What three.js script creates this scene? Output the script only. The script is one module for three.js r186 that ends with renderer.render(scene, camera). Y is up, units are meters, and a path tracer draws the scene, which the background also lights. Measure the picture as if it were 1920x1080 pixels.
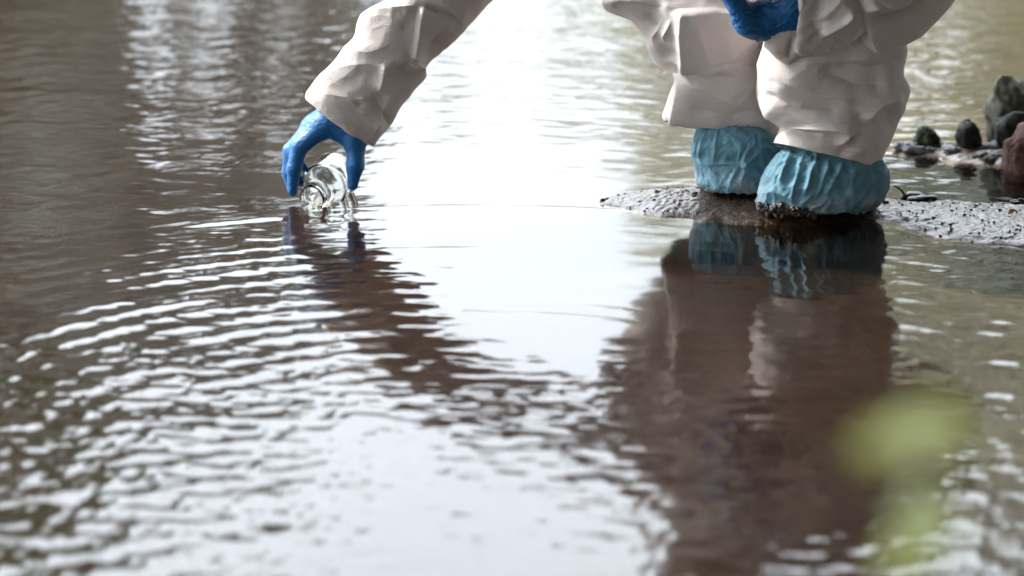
import * as THREE from 'three';
import { mergeGeometries, mergeVertices } from 'three/addons/utils/BufferGeometryUtils.js';
import { ImprovedNoise } from 'three/addons/math/ImprovedNoise.js';

// ------------------------------------------------------------------ camera, sky, sun, exposure
const W = 1920, H = 1080, FPX = 4939;              // focal length in pixels of a 1920 wide frame
const EYE = new THREE.Vector3(0, 1.268, 4.733);
const PITCH = THREE.MathUtils.degToRad(16.566);
const scene = new THREE.Scene();
const camera = new THREE.PerspectiveCamera(2 * Math.atan(540 / FPX) * 180 / Math.PI, W / H, 0.05, 400);
camera.position.copy(EYE);
camera.lookAt(EYE.x, EYE.y - Math.sin(PITCH), EYE.z - Math.cos(PITCH));
camera.focus = 4.86; camera.userData.fStop = 2.1;
camera.updateMatrixWorld();

const SUN = new THREE.Vector3().setFromSphericalCoords(1, THREE.MathUtils.degToRad(90 - 42), THREE.MathUtils.degToRad(180 + 73));
const GLOW = 10, BASE = 3.5;       // an overcast sky, brighter overhead and round the veiled sun
{
  const w = 512, h = 256, data = new Float32Array(w * h * 4), n = new ImprovedNoise(), d = new THREE.Vector3();
  for (let j = 0; j < h; j++) for (let i = 0; i < w; i++) {
    const el = ((j + 0.5) / h - 0.5) * Math.PI, az = ((i + 0.5) / w - 0.5) * 2 * Math.PI;
    d.set(Math.cos(el) * Math.cos(az), Math.sin(el), Math.cos(el) * Math.sin(az));
    const c = d.dot(SUN), glow = Math.exp(-(1 - c) / 0.3);
    const cloud = 1 + 0.10 * n.noise(d.x * 3, d.y * 5, d.z * 3) + 0.06 * n.noise(d.x * 8 + 4, d.y * 13, d.z * 8);
    const L = (BASE * (0.62 + 0.85 * THREE.MathUtils.smoothstep(el, 0.10, 0.50)) + GLOW * glow) * cloud * (el < 0 ? 0.25 : 1);
    data.set([L * 0.915, L * 1.0, L * 1.085, 1], (j * w + i) * 4);
  }
  const t = new THREE.DataTexture(data, w, h, THREE.RGBAFormat, THREE.FloatType);
  t.mapping = THREE.EquirectangularReflectionMapping; t.magFilter = t.minFilter = THREE.LinearFilter; t.needsUpdate = true;
  scene.background = t; scene.environment = t;
}
const sun = new THREE.DirectionalLight(new THREE.Color(1, 0.94, 0.87), 5);
sun.position.copy(SUN).multiplyScalar(60); sun.castShadow = true; sun.shadow.radius = 24;
sun.shadow.mapSize.set(2048, 2048);
Object.assign(sun.shadow.camera, { left: -8, right: 8, top: 8, bottom: -8, near: 1, far: 120 });
scene.add(sun, sun.target);

const renderer = new THREE.WebGLRenderer({ antialias: true });
renderer.toneMapping = THREE.LinearToneMapping; renderer.toneMappingExposure = 1.16;
renderer.shadowMap.enabled = true;
renderer.setSize(1024, 576);

// ------------------------------------------------------------------ helpers
function rng(seed) { return () => { seed |= 0; seed = seed + 0x6D2B79F5 | 0; let t = Math.imul(seed ^ seed >>> 15, 1 | seed); t = t + Math.imul(t ^ t >>> 7, 61 | t) ^ t; return ((t ^ t >>> 14) >>> 0) / 4294967296; }; }
const IN = new ImprovedNoise(), noise = (x, y = 0, z = 0) => IN.noise(x, y, z);
const V = (x, y, z) => new THREE.Vector3(x, y, z);
const sstep = (a, b, x) => { const t = Math.min(1, Math.max(0, (x - a) / (b - a))); return t * t * (3 - 2 * t); };
const lerp = THREE.MathUtils.lerp, clamp = THREE.MathUtils.clamp;
const cp = Math.cos(PITCH), sp = Math.sin(PITCH);
function ray(px, py) { const u = (px - 960) / FPX, v = (540 - py) / FPX; return V(u, -sp + v * cp, -cp - v * sp); }
function P(px, py, z) { const r = ray(px, py); return r.multiplyScalar((z - EYE.z) / r.z).add(EYE); }          // that sight line at depth z
function G(px, py, y = 0) { const r = ray(px, py); return r.multiplyScalar((y - EYE.y) / r.y).add(EYE); }       // that sight line at height y
const FWD = V(0, -sp, -cp), UPV = V(0, cp, -sp);
function proj(p) { const x = p.x - EYE.x, y = p.y - EYE.y, z = p.z - EYE.z, d = y * -sp + z * -cp; return [960 + FPX * x / d, 540 - FPX * (y * cp + z * -sp) / d]; }

const used = {};
function numbered(n) { const k = used[n] = (used[n] ?? -1) + 1; return k ? n + '_' + String(k).padStart(3, '0') : n; }
function tag(o, label, category, group, kind) { if (label) o.userData.label = label; if (category) o.userData.category = category; if (group) o.userData.group = group; if (kind) o.userData.kind = kind; return o; }
function mesh(name, g, m, parent) {
  const o = new THREE.Mesh(g, m); o.name = parent ? name : numbered(name); o.castShadow = o.receiveShadow = true; (parent ?? scene).add(o); return o;
}
function thing(name, label, category, pos = V(0, 0, 0), group) {
  const o = new THREE.Group(); o.name = numbered(name); o.position.copy(pos); scene.add(o); return tag(o, label, category, group);
}
function std(r, g, b, rough = 0.8, more = {}) { return new THREE.MeshPhysicalMaterial({ color: new THREE.Color().setRGB(r, g, b), roughness: rough, ...more }); }
function noiseTexture(size, fn, srgb, rep = 1) {
  const d = new Uint8Array(size * size * 4);
  for (let j = 0; j < size; j++) for (let i = 0; i < size; i++) { const c = fn(i / size, j / size, i, j); d.set(Array.isArray(c) ? [...c, 255] : [c, c, c, 255], (j * size + i) * 4); }
  const t = new THREE.DataTexture(d, size, size); t.wrapS = t.wrapT = THREE.RepeatWrapping; t.magFilter = THREE.LinearFilter; t.minFilter = THREE.LinearMipmapLinearFilter; t.repeat.set(rep, rep); t.needsUpdate = true;
  if (srgb) t.colorSpace = THREE.SRGBColorSpace; return t;
}
function grid(nu, nv, f, uvf) {                     // open sheet f(u, v) -> [x, y, z]
  const p = new Float32Array((nu + 1) * (nv + 1) * 3), uv = new Float32Array((nu + 1) * (nv + 1) * 2), ix = [];
  for (let j = 0, k = 0; j <= nv; j++) for (let i = 0; i <= nu; i++, k++) { const q = f(i / nu, j / nv, i, j); p[k * 3] = q[0]; p[k * 3 + 1] = q[1]; p[k * 3 + 2] = q[2]; const t = uvf ? uvf(i / nu, j / nv, q) : [q[0], q[2]]; uv[k * 2] = t[0]; uv[k * 2 + 1] = t[1]; }
  const I = new Uint32Array(nu * nv * 6); let c = 0;
  for (let j = 0; j < nv; j++) for (let i = 0; i < nu; i++) { const a = j * (nu + 1) + i, b = a + 1, d = a + nu + 1, e = d + 1; I[c++] = a; I[c++] = d; I[c++] = b; I[c++] = b; I[c++] = d; I[c++] = e; }
  const g = new THREE.BufferGeometry(); g.setAttribute('position', new THREE.BufferAttribute(p, 3)); g.setAttribute('uv', new THREE.BufferAttribute(uv, 2)); g.setIndex(new THREE.BufferAttribute(I, 1)); return g;
}
// distance fields: tapered capsules joined softly, meshed by surface nets
function capsule(px, py, pz, a, b, ra, rb) {
  const bx = b.x - a.x, by = b.y - a.y, bz = b.z - a.z, x = px - a.x, y = py - a.y, z = pz - a.z;
  const t = clamp((x * bx + y * by + z * bz) / (bx * bx + by * by + bz * bz + 1e-12), 0, 1), dx = x - bx * t, dy = y - by * t, dz = z - bz * t;
  return Math.sqrt(dx * dx + dy * dy + dz * dz) - lerp(ra, rb, t);
}
const smin = (a, b, k) => { const h = Math.max(k - Math.abs(a - b), 0) / k; return Math.min(a, b) - h * h * k * 0.25; };
function bonesField(bones) { return (x, y, z) => { let d = 1; for (const [a, b, ra, rb, k] of bones) d = smin(d, capsule(x, y, z, a, b, ra, rb), k ?? 0.012); return d; }; }
function boundsOf(bones, pad) { const b = new THREE.Box3(); for (const [a, c, ra, rb] of bones) for (const [q, r] of [[a, ra], [c, rb]]) { b.expandByPoint(q.clone().addScalar(r)); b.expandByPoint(q.clone().addScalar(-r)); } return b.expandByScalar(pad); }
function surfaceNets(f, box, cell) {
  const n = [0, 1, 2].map((k) => Math.ceil((box.max.getComponent(k) - box.min.getComponent(k)) / cell) + 1), [nx, ny, nz] = n, { x: ox, y: oy, z: oz } = box.min;
  const v = new Float32Array(nx * ny * nz), id = new Int32Array(nx * ny * nz).fill(-1), pos = [], idx = [];
  let q = 0; for (let k = 0; k < nz; k++) for (let j = 0; j < ny; j++) for (let i = 0; i < nx; i++) v[q++] = f(ox + i * cell, oy + j * cell, oz + k * cell);
  const at = (i, j, k) => (k * ny + j) * nx + i;
  for (let k = 0; k < nz - 1; k++) for (let j = 0; j < ny - 1; j++) for (let i = 0; i < nx - 1; i++) {
    let cx = 0, cy = 0, cz = 0, c = 0;
    const e = (a, b, ax, ay, az, bx, by, bz) => { const va = v[a], vb = v[b]; if ((va < 0) !== (vb < 0)) { const t = va / (va - vb); cx += ax + (bx - ax) * t; cy += ay + (by - ay) * t; cz += az + (bz - az) * t; c++; } };
    const o = at(i, j, k), X = 1, Y = nx, Z = nx * ny;
    const s = (v[o] < 0) + (v[o + X] < 0) + (v[o + Y] < 0) + (v[o + X + Y] < 0) + (v[o + Z] < 0) + (v[o + X + Z] < 0) + (v[o + Y + Z] < 0) + (v[o + X + Y + Z] < 0);
    if (s === 0 || s === 8) continue;
    e(o, o + X, 0, 0, 0, 1, 0, 0); e(o + Y, o + X + Y, 0, 1, 0, 1, 1, 0); e(o + Z, o + X + Z, 0, 0, 1, 1, 0, 1); e(o + Y + Z, o + X + Y + Z, 0, 1, 1, 1, 1, 1);
    e(o, o + Y, 0, 0, 0, 0, 1, 0); e(o + X, o + X + Y, 1, 0, 0, 1, 1, 0); e(o + Z, o + Y + Z, 0, 0, 1, 0, 1, 1); e(o + X + Z, o + X + Y + Z, 1, 0, 1, 1, 1, 1);
    e(o, o + Z, 0, 0, 0, 0, 0, 1); e(o + X, o + X + Z, 1, 0, 0, 1, 0, 1); e(o + Y, o + Y + Z, 0, 1, 0, 0, 1, 1); e(o + X + Y, o + X + Y + Z, 1, 1, 0, 1, 1, 1);
    id[o] = pos.length / 3; pos.push(ox + (i + cx / c) * cell, oy + (j + cy / c) * cell, oz + (k + cz / c) * cell);
  }
  const quad = (a, b, c, d, flip) => { if (flip) idx.push(a, c, b, a, d, c); else idx.push(a, b, c, a, c, d); };
  for (let k = 1; k < nz - 1; k++) for (let j = 1; j < ny - 1; j++) for (let i = 1; i < nx - 1; i++) {
    const o = at(i, j, k), s = v[o] < 0, X = 1, Y = nx, Z = nx * ny;
    if (s !== v[o + X] < 0) quad(id[o - Y - Z], id[o - Z], id[o], id[o - Y], !s);
    if (s !== v[o + Y] < 0) quad(id[o - X - Z], id[o - X], id[o], id[o - Z], !s);
    if (s !== v[o + Z] < 0) quad(id[o - X - Y], id[o - Y], id[o], id[o - X], !s);
  }
  const g = new THREE.BufferGeometry(); g.setAttribute('position', new THREE.Float32BufferAttribute(pos, 3)); g.setIndex(idx); g.computeVertexNormals();
  g.setAttribute('uv', new THREE.Float32BufferAttribute(new Float32Array(pos.length / 3 * 2).map((_, i) => i % 2 ? pos[(i >> 1) * 3 + 1] : pos[(i >> 1) * 3] + pos[(i >> 1) * 3 + 2] * 0.7), 2));
  return g;
}
function displace(g, f) {                            // f(p, n) -> metres along the normal
  const p = g.attributes.position, n = g.attributes.normal, a = V(), b = V();
  for (let i = 0; i < p.count; i++) { a.fromBufferAttribute(p, i); b.fromBufferAttribute(n, i); const d = f(a, b, i); p.setXYZ(i, a.x + b.x * d, a.y + b.y * d, a.z + b.z * d); }
  g.computeVertexNormals(); return g;
}
// a cloth tube through rings [Lx, Ly, Rx, Ry, depth, half thickness, opening]; folds are ridges and hollows on its front
function cat(a, b, c, d, t) { return 0.5 * (2 * b + (c - a) * t + (2 * a - 5 * b + 4 * c - d) * t * t + (3 * b - a - 3 * c + d) * t * t * t); }
function tube(rings, { nu = 300, nv = 320, power = 0.85, folds = [], wrinkle = 0.003, scale = 16, stretch = [1, 1, 1], open = true, seed = 0 } = {}) {
  const m = rings.length - 1, R = rings.map((r) => [...r, 0, 0].slice(0, 7)), nin = open ? 8 : 0, rows = nv + 1 + nin;
  const ringAt = (t) => { const s = clamp(t, 0, 1) * m, i = Math.min(m - 1, Math.floor(s)), f = s - i, q = (k) => R[clamp(k, 0, m)]; return R[0].map((_, c) => cat(q(i - 1)[c], q(i)[c], q(i + 1)[c], q(i + 2)[c], f)); };
  const pos = new Float32Array(rows * nu * 3), uv = new Float32Array(rows * nu * 2), idx = [];
  for (let j = 0; j < rows; j++) {
    const inside = j < nin, t = inside ? (nin - j) / nin * 0.09 : (j - nin) / nv, r = ringAt(t), k = inside ? 0.955 : 1;
    const L = P(r[0], r[1], r[4]), Q = P(r[2], r[3], r[4]), C = L.clone().add(Q).multiplyScalar(0.5), A = Q.clone().sub(L).multiplyScalar(0.5 * k);
    const B = FWD.clone().multiplyScalar(-r[5] * k).addScaledVector(UPV, -r[6]);
    for (let i = 0; i < nu; i++) {
      const th = i / nu * 2 * Math.PI - Math.PI / 2, c = Math.cos(th), s = Math.sin(th), e = (x) => Math.sign(x) * Math.abs(x) ** power, o = (j * nu + i);
      pos.set([C.x + A.x * e(c) + B.x * e(s), C.y + A.y * e(c) + B.y * e(s), C.z + A.z * e(c) + B.z * e(s)], o * 3);
      uv.set([i / nu * 2 * Math.PI * A.length(), t * 0.5], o * 2);
    }
  }
  for (let j = 0; j < rows - 1; j++) for (let i = 0; i < nu; i++) { const a = j * nu + i, b = j * nu + (i + 1) % nu, c = a + nu, d = b + nu; idx.push(a, b, c, b, d, c); }
  const g = new THREE.BufferGeometry(); g.setAttribute('position', new THREE.BufferAttribute(pos, 3)); g.setAttribute('uv', new THREE.BufferAttribute(uv, 2)); g.setIndex(idx); g.computeVertexNormals();
  const probe = V(pos[(nin + 20) * nu * 3 + Math.floor(nu / 2) * 3], 0, 0), nmid = V().fromBufferAttribute(g.attributes.normal, (nin + 20) * nu + Math.floor(nu / 2));
  if (nmid.dot(FWD) > 0) { for (let i = 0; i < idx.length; i += 3) [idx[i + 1], idx[i + 2]] = [idx[i + 2], idx[i + 1]]; g.setIndex(idx); g.computeVertexNormals(); }
  return displace(g, (p, n, i) => {
    const inside = Math.floor(i / nu) < nin, side = inside ? -1 : 1, front = sstep(-0.25, 0.35, -n.dot(FWD) * side);
    const q = V(p.x * stretch[0], p.y * stretch[1], p.z * stretch[2]).multiplyScalar(scale), wx = noise(q.x * 0.5 + 7 + seed, q.y * 0.5, q.z * 0.5) * 1.2;
    const ridge = (a, b, c) => { const m = Math.abs(noise(a, b, c)); return 0.55 - 2.4 * m; };
    let d = wrinkle * (ridge(q.x + wx + seed, q.y - wx, q.z) + 0.4 * ridge(q.x * 1.9 + wx * 2, q.y * 1.9 + seed, q.z * 1.9 - wx) + 0.2 * ridge(q.x * 4.2, q.y * 4.2 + seed + wx * 3, q.z * 4.2));
    if (front > 0 && folds.length) { const [x, y] = proj(p); d += front * foldAt(folds, x, y); }
    return d * side;
  });
}
function foldAt(folds, x, y) {
  let d = 0;
  for (const f of folds) {
    if (f.c) { const ca = Math.cos(f.a ?? 0), sa = Math.sin(f.a ?? 0), u = ((x - f.c[0]) * ca + (y - f.c[1]) * sa) / f.r[0], w = (-(x - f.c[0]) * sa + (y - f.c[1]) * ca) / f.r[1]; const e = u * u + w * w; if (e < 9) d += f.h * Math.exp(-e); continue; }
    // a fold along a line: width w[0] on its left hand, w[1] on its right hand
    let best = 1e9, side = 1, s = 0, at = 0, len = 0;
    for (let i = 0; i < f.p.length - 1; i++) len += Math.hypot(f.p[i + 1][0] - f.p[i][0], f.p[i + 1][1] - f.p[i][1]);
    for (let i = 0, run = 0; i < f.p.length - 1; i++) {
      const [ax, ay] = f.p[i], [bx, by] = f.p[i + 1], l = Math.hypot(bx - ax, by - ay), t = ((x - ax) * (bx - ax) + (y - ay) * (by - ay)) / (l * l), tc = clamp(t, 0, 1), dx = x - ax - (bx - ax) * tc, dy = y - ay - (by - ay) * tc, q = Math.hypot(dx, dy);
      if (q < best) { best = q; side = (bx - ax) * (y - ay) - (by - ay) * (x - ax); s = run + t * l; } run += l;
    }
    const w = side < 0 ? f.w[0] : f.w[1]; if (best > w * 3.2 + 30) continue;
    const e = f.end ?? 12, along = sstep(-e * 0.6, e * 1.4, s) * (1 - sstep(len - e * 1.4, len + e * 0.6, s));
    d += 1.5 * f.h * along * Math.exp(-Math.pow(best / w, f.h > 0 ? 1.05 : 1.3));
  }
  return d;
}

// ------------------------------------------------------------------ materials
const clothBump = noiseTexture(512, (u, v, i, j) => { const r = rngHash(i, j); return 128 + 46 * noise(u * 60, v * 60, 3) + 40 * noise(u * 140, v * 30, 9) + 34 * (r - 0.5); });
function rngHash(i, j) { let h = Math.imul(i, 374761393) + Math.imul(j, 668265263); h = Math.imul(h ^ h >>> 13, 1274126177); return ((h ^ h >>> 16) >>> 0) / 4294967296; }
function scaled(t, r) { const c = t.clone(); c.repeat.set(r, r); c.needsUpdate = true; return c; }
const M = {
  coverall: std(0.60, 0.53, 0.49, 0.82, { bumpMap: scaled(clothBump, 5), bumpScale: 0.0016, sheen: 0.3, sheenRoughness: 0.6, sheenColor: new THREE.Color(1, 1, 1) }),
  glove: std(0.0, 0.10, 0.285, 0.42, { bumpMap: scaled(clothBump, 16), bumpScale: 0.0006 }),
  cover: std(1, 1, 1, 0.58, { vertexColors: true, bumpMap: scaled(clothBump, 14), bumpScale: 0.0012 }),
  skin: std(0.45, 0.27, 0.19, 0.55), mud: std(0.045, 0.026, 0.017, 0.38), dark: std(0.012, 0.010, 0.008, 0.35),
  bark: std(0.06, 0.045, 0.035, 0.95),
  glass: std(0.97, 0.99, 0.985, 0.02, { transmission: 1, thickness: 0.004, ior: 1.48 }),
};

// ------------------------------------------------------------------ ground: river bed and banks, one sheet
function axis(dense0, dense1, step, lo, hi, grow) {
  const a = []; for (let x = dense0; x <= dense1 + 1e-6; x += step) a.push(x);
  for (let x = dense1, s = step; x < hi;) { s *= grow; x += s; a.push(Math.min(x, hi)); }
  for (let x = dense0, s = step; x > lo;) { s *= grow; x -= s; a.unshift(Math.max(x, lo)); }
  return a;
}
function sheet(xs, zs, h) { return grid(xs.length - 1, zs.length - 1, (u, v, i, j) => [xs[i], h(xs[i], zs[j]), zs[j]]); }
function bedHeight(x, z) {
  let y = -0.075 - 0.05 * sstep(-1, -9, z) - 0.35 * sstep(-6, -20, z) + 0.012 * noise(x * 3, z * 3, 1) + 0.005 * noise(x * 11, z * 11, 5);
  y = lerp(y, 0.32 + 0.06 * noise(x * 2, z * 2), sstep(2.3, 4.4, z)); y += sstep(5, 16, z) * 5.5;
  y = lerp(y, 1.4 + 0.4 * noise(x * 0.2, z * 0.2), sstep(34, 40, -z));
  y = lerp(y, 1.2, sstep(15, 19, Math.abs(x)));
  return y + sstep(45, 110, Math.hypot(x, z)) * 4;
}
{
  const xs = axis(-2, 2, 0.02, -220, 220, 1.14), zs = axis(-4, 5, 0.02, -220, 160, 1.14), g = sheet(xs, zs, bedHeight), p = g.attributes.position, col = new Float32Array(p.count * 3);
  g.computeVertexNormals();
  for (let i = 0; i < p.count; i++) {
    const x = p.getX(i), z = p.getZ(i), y = p.getY(i), n = 0.5 + 0.5 * noise(x * 1.3, z * 1.3, 2), f = noise(x * 14, z * 14, 8) * 0.5 + noise(x * 40, z * 40) * 0.5;
    const sand = sstep(0.55, 0.9, x + 0.15 * noise(x, z)) * sstep(2.0, 0.9, z) , k = (0.85 + 0.3 * n + 0.55 * f * sstep(0.6, 0, Math.abs(y)));  // sand: paler olive painted at right, standing in for bright mirrored foliage
    let c = [lerp(0.0275, 0.09, sand) * k, lerp(0.0178, 0.077, sand) * k, lerp(0.0140, 0.046, sand) * k];
    const land = sstep(0.02, 0.3, y); c = [lerp(c[0], 0.05, land), lerp(c[1], 0.06, land), lerp(c[2], 0.025, land)];
    col.set(c, i * 3);
  }
  g.setAttribute('color', new THREE.BufferAttribute(col, 3));
  const grain = noiseTexture(512, (u, v, i, j) => 128 + 80 * (rngHash(i >> 1, j >> 1) - 0.5) + 60 * noise(u * 30, v * 30));
  tag(mesh('river_bed', g, std(1, 1, 1, 1, { vertexColors: true, bumpMap: scaled(grain, 3), bumpScale: 0.004, specularIntensity: 0 })), 'brown sandy river bed under the shallow water, rising to wooded banks', null, null, 'structure');
}
// sand bar under the feet: a low mound whose edge follows this outline
const barLine = [[1128, 379], [1165, 364], [1215, 354], [1290, 350], [1400, 348], [1560, 356], [1655, 372], [1720, 379], [1800, 379], [1880, 381], [1990, 384], [2060, 400], [2060, 465], [1980, 466], [1860, 460], [1780, 450], [1715, 432], [1660, 414], [1600, 412], [1540, 415], [1440, 414], [1380, 412], [1300, 411], [1240, 405], [1170, 392]].map(([x, y]) => G(x, y));
function inOutline(line, x, z) {                    // metres inside (+) or outside (-)
  let d = 1e9, inside = false;
  for (let i = 0, j = line.length - 1; i < line.length; j = i++) {
    const a = line[j], b = line[i], ex = b.x - a.x, ez = b.z - a.z, t = clamp(((x - a.x) * ex + (z - a.z) * ez) / (ex * ex + ez * ez), 0, 1);
    d = Math.min(d, Math.hypot(x - a.x - ex * t, z - a.z - ez * t));
    if ((a.z > z) !== (b.z > z) && x < (b.x - a.x) * (z - a.z) / (b.z - a.z) + a.x) inside = !inside;
  }
  return inside ? d : -d;
}
function mound(name, line, label, top, cell, mat, lump) {
  const b = new THREE.Box3().setFromPoints(line).expandByScalar(0.3), w = b.max.x - b.min.x, l = b.max.z - b.min.z;
  const h = (x, z) => { const d = inOutline(line, x, z) + 0.018 * noise(x * 14, z * 14, 4) + 0.008 * noise(x * 40, z * 40, 1); const y = d > 0 ? top * (1 - Math.exp(-d / 0.045)) : d * 0.7 - 14 * d * d;
    return y + lump * (sstep(-0.01, 0.03, d)) * (0.9 * noise(x * 95, z * 95, 2) + 1.0 * Math.max(0, noise(x * 170, z * 170, 7)) + 0.8 * noise(x * 30, z * 30, 9)) - 0.0005; };
  const g = grid(Math.round(w / cell), Math.round(l / cell), (u, v) => { const x = b.min.x + u * w, z = b.min.z + v * l; return [x, h(x, z), z]; });
  g.computeVertexNormals();
  const ix = g.index.array, p = g.attributes.position, dry = [], wet = [];
  for (let i = 0; i < ix.length; i += 3) (Math.max(p.getY(ix[i]), p.getY(ix[i + 1]), p.getY(ix[i + 2])) > -0.004 ? dry : wet).push(ix[i], ix[i + 1], ix[i + 2]);
  const under = g.clone(); g.setIndex(dry); under.setIndex(wet);
  tag(mesh('submerged_sand', under, drownedSand), 'brown sand sloping away under the water round the ' + name.replace('_', ' '), null, null, 'structure');
  return [tag(mesh(name, g, mat), label, null, null, 'structure'), h];
}
const sandGrain = noiseTexture(512, (u, v, i, j) => 128 + 100 * (rngHash(i >> 1, j >> 1) - 0.5) + 70 * (rngHash((i >> 3) + 99, j >> 3) - 0.5));
const sandTone = noiseTexture(512, (u, v, i, j) => { const r = rngHash(i >> 1, (j >> 1) + 7), k = 0.75 + 0.5 * r + 0.35 * noise(u * 20, v * 20), s = r > 0.985 ? 2.6 : 1; return [66 * k * s, 49 * k * s, 40 * k * s].map((c) => clamp(c, 0, 255)); }, true);
const wetSand = std(1, 1, 1, 0.3, { map: scaled(sandTone, 3), bumpMap: scaled(sandGrain, 3), bumpScale: 0.0022, ior: 1.5, clearcoat: 0.35, clearcoatRoughness: 0.3 });
const drownedSand = std(0.03, 0.021, 0.015, 1, { bumpMap: wetSand.bumpMap, bumpScale: 0.002, specularIntensity: 0 });
const [, barHeight] = mound('sand_bar', barLine, 'low bar of dark wet sand on which the person crouches', 0.017, 0.0032, wetSand, 0.0021);
const shelfLine = [[1668, 282], [1700, 270], [1760, 266], [1850, 274], [1960, 276], [2020, 290], [2020, 318], [1950, 318], [1900, 311], [1830, 309], [1790, 303], [1760, 290], [1700, 288]].map(([x, y]) => G(x, y));
const wetGravel = wetSand.clone(); wetGravel.color.setRGB(2.6, 2.7, 2.9); wetGravel.roughness = 0.3;
mound('gravel_shelf', shelfLine, 'narrow shelf of wet gravel in the water behind the sand bar', 0.010, 0.005, wetGravel, 0.004);

// ------------------------------------------------------------------ water
const RING = G(850, 885);
const waves = (() => {
  const r = rng(11), set = (n, l0, l1, slope, dir) => Array.from({ length: n }, () => { const l = l0 * (l1 / l0) ** r(), a = dir(r()), k = 2 * Math.PI / l; return [k * Math.cos(a), k * Math.sin(a), r() * 6.28, slope * Math.sqrt(2 / n) / k]; });
  return { iso: set(26, 0.028, 0.10, 1, (q) => q * Math.PI), fine: set(14, 0.016, 0.03, 1, (q) => q * Math.PI), far: set(26, 0.03, 0.12, 1, (q) => Math.PI / 2 + (q - 0.5) * 1.9) };
})();
const total = (set, x, z) => { let s = 0; for (const [kx, kz, f, a] of set) s += a * Math.sin(kx * x + kz * z + f); return s; };
function waterHeight(x, z, fade = 1) {
  const dx = x - RING.x, dz = z - RING.z, r = Math.hypot(dx, dz), ang = Math.atan2(dx, -dz);   // angle from away-from-camera, left is negative
  const left = sstep(0.25, -0.40, x) * sstep(-0.78, -0.52, x + 0.40 * sstep(0.5, 1.15, z) + 0.1 * noise(x * 3, z * 4, 8)), near = sstep(0.55, 1.15, z), patch = 0.5 + 0.5 * noise(x * 2.2, z * 2.2, 3), patch2 = 0.5 + 0.5 * noise(x * 6, z * 9, 6);
  const calm = Math.exp(-(((x - 0.05 - 0.08 * sstep(0.1, 0.6, z)) / (0.34 - 0.10 * sstep(0.05, 0.5, z))) ** 4)) * sstep(1.0, 0.7, z) * sstep(-0.9, -0.3, z);
  let y = 0;
  const front = sstep(1.47, 1.40, r) * sstep(0.15, 0.6, r);
  const ringSlope = front * (0.010 + 0.040 * left * (1 - 0.65 * sstep(0.6, 1.0, z)) + 0.006 * Math.exp(-(((r - 1.43) / 0.05) ** 2))) * (0.2 + 1.5 * (0.5 + 0.5 * noise(ang * 4, r * 9, 6)) * (0.4 + 0.9 * patch)) * (1 - 0.7 * calm);
  const lam = 0.066; y += ringSlope * lam / 6.283 * Math.cos(6.283 / lam * (r + 0.010 * noise(ang * 3, r * 3)) + 0.6 * noise(ang * 5, r * 5, 2));
  for (const [rr, h, s, ph] of [[1.425, 0.00062, 2.2, 0.3], [1.33, 0.0003, 3.1, 2.0], [1.13, 0.0005, 3.7, 4.4], [0.96, 0.0004, 3.3, 1.2], [0.80, 0.0006, 4.1, 0.2], [0.745, 0.0005, 2.7, 3.3], [0.66, 0.0005, 3.9, 5.1]]) {   // single sharp crests of the same rings
    const o = r - rr - 0.012 * noise(ang * 3 + ph, rr * 7), on = rr > 1.4 ? sstep(-0.46, -0.36, x) * sstep(0.26, 0.12, x) : sstep(0.02, 0.35, noise(ang * s + ph, rr * 5, 3)) * sstep(-0.6, -0.4, x) * sstep(0.45, 0.3, x);
    if (on > 0 && Math.abs(o) < 0.03) y += h * on * Math.exp(-((o / 0.0062) ** 2));
  }
  const iso = (0.008 + (0.014 + 0.016 * sstep(-0.1, -0.5, x)) * near * (0.4 + 0.6 * patch) + 0.008 * left * sstep(-0.1, 0.25, z)) * (1 - 0.85 * calm) * (0.5 + patch2) ;
  y += iso * total(waves.iso, x, z);
  y += (0.015 * near + 0.007 * left + 0.003) * (1 - 0.8 * calm) * (0.4 + patch2) * total(waves.fine, x, z);
  const far = (0.007 + 0.010 * patch + 0.008 * sstep(-0.2, -1.2, z)) * sstep(0.35, -0.3, z) * (1 - 0.55 * calm) + 0.020 * sstep(0.1, 0.35, z) * sstep(1.2, 0.8, z) * sstep(-0.42, -0.28, x) * sstep(0.05, -0.08, x) + 0.022 * sstep(0.55, 0.85, x) * sstep(0.05, 0.3, z) * sstep(1.3, 0.9, z);
  y += far * total(waves.far, x, z);
  const swell = 0.0014 * noise(x * 1.5, z * 4.5, 12) + 0.0008 * noise(x * 3, z * 10, 4);
  return (y + swell * (1 - 0.5 * calm)) * fade;
}
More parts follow.
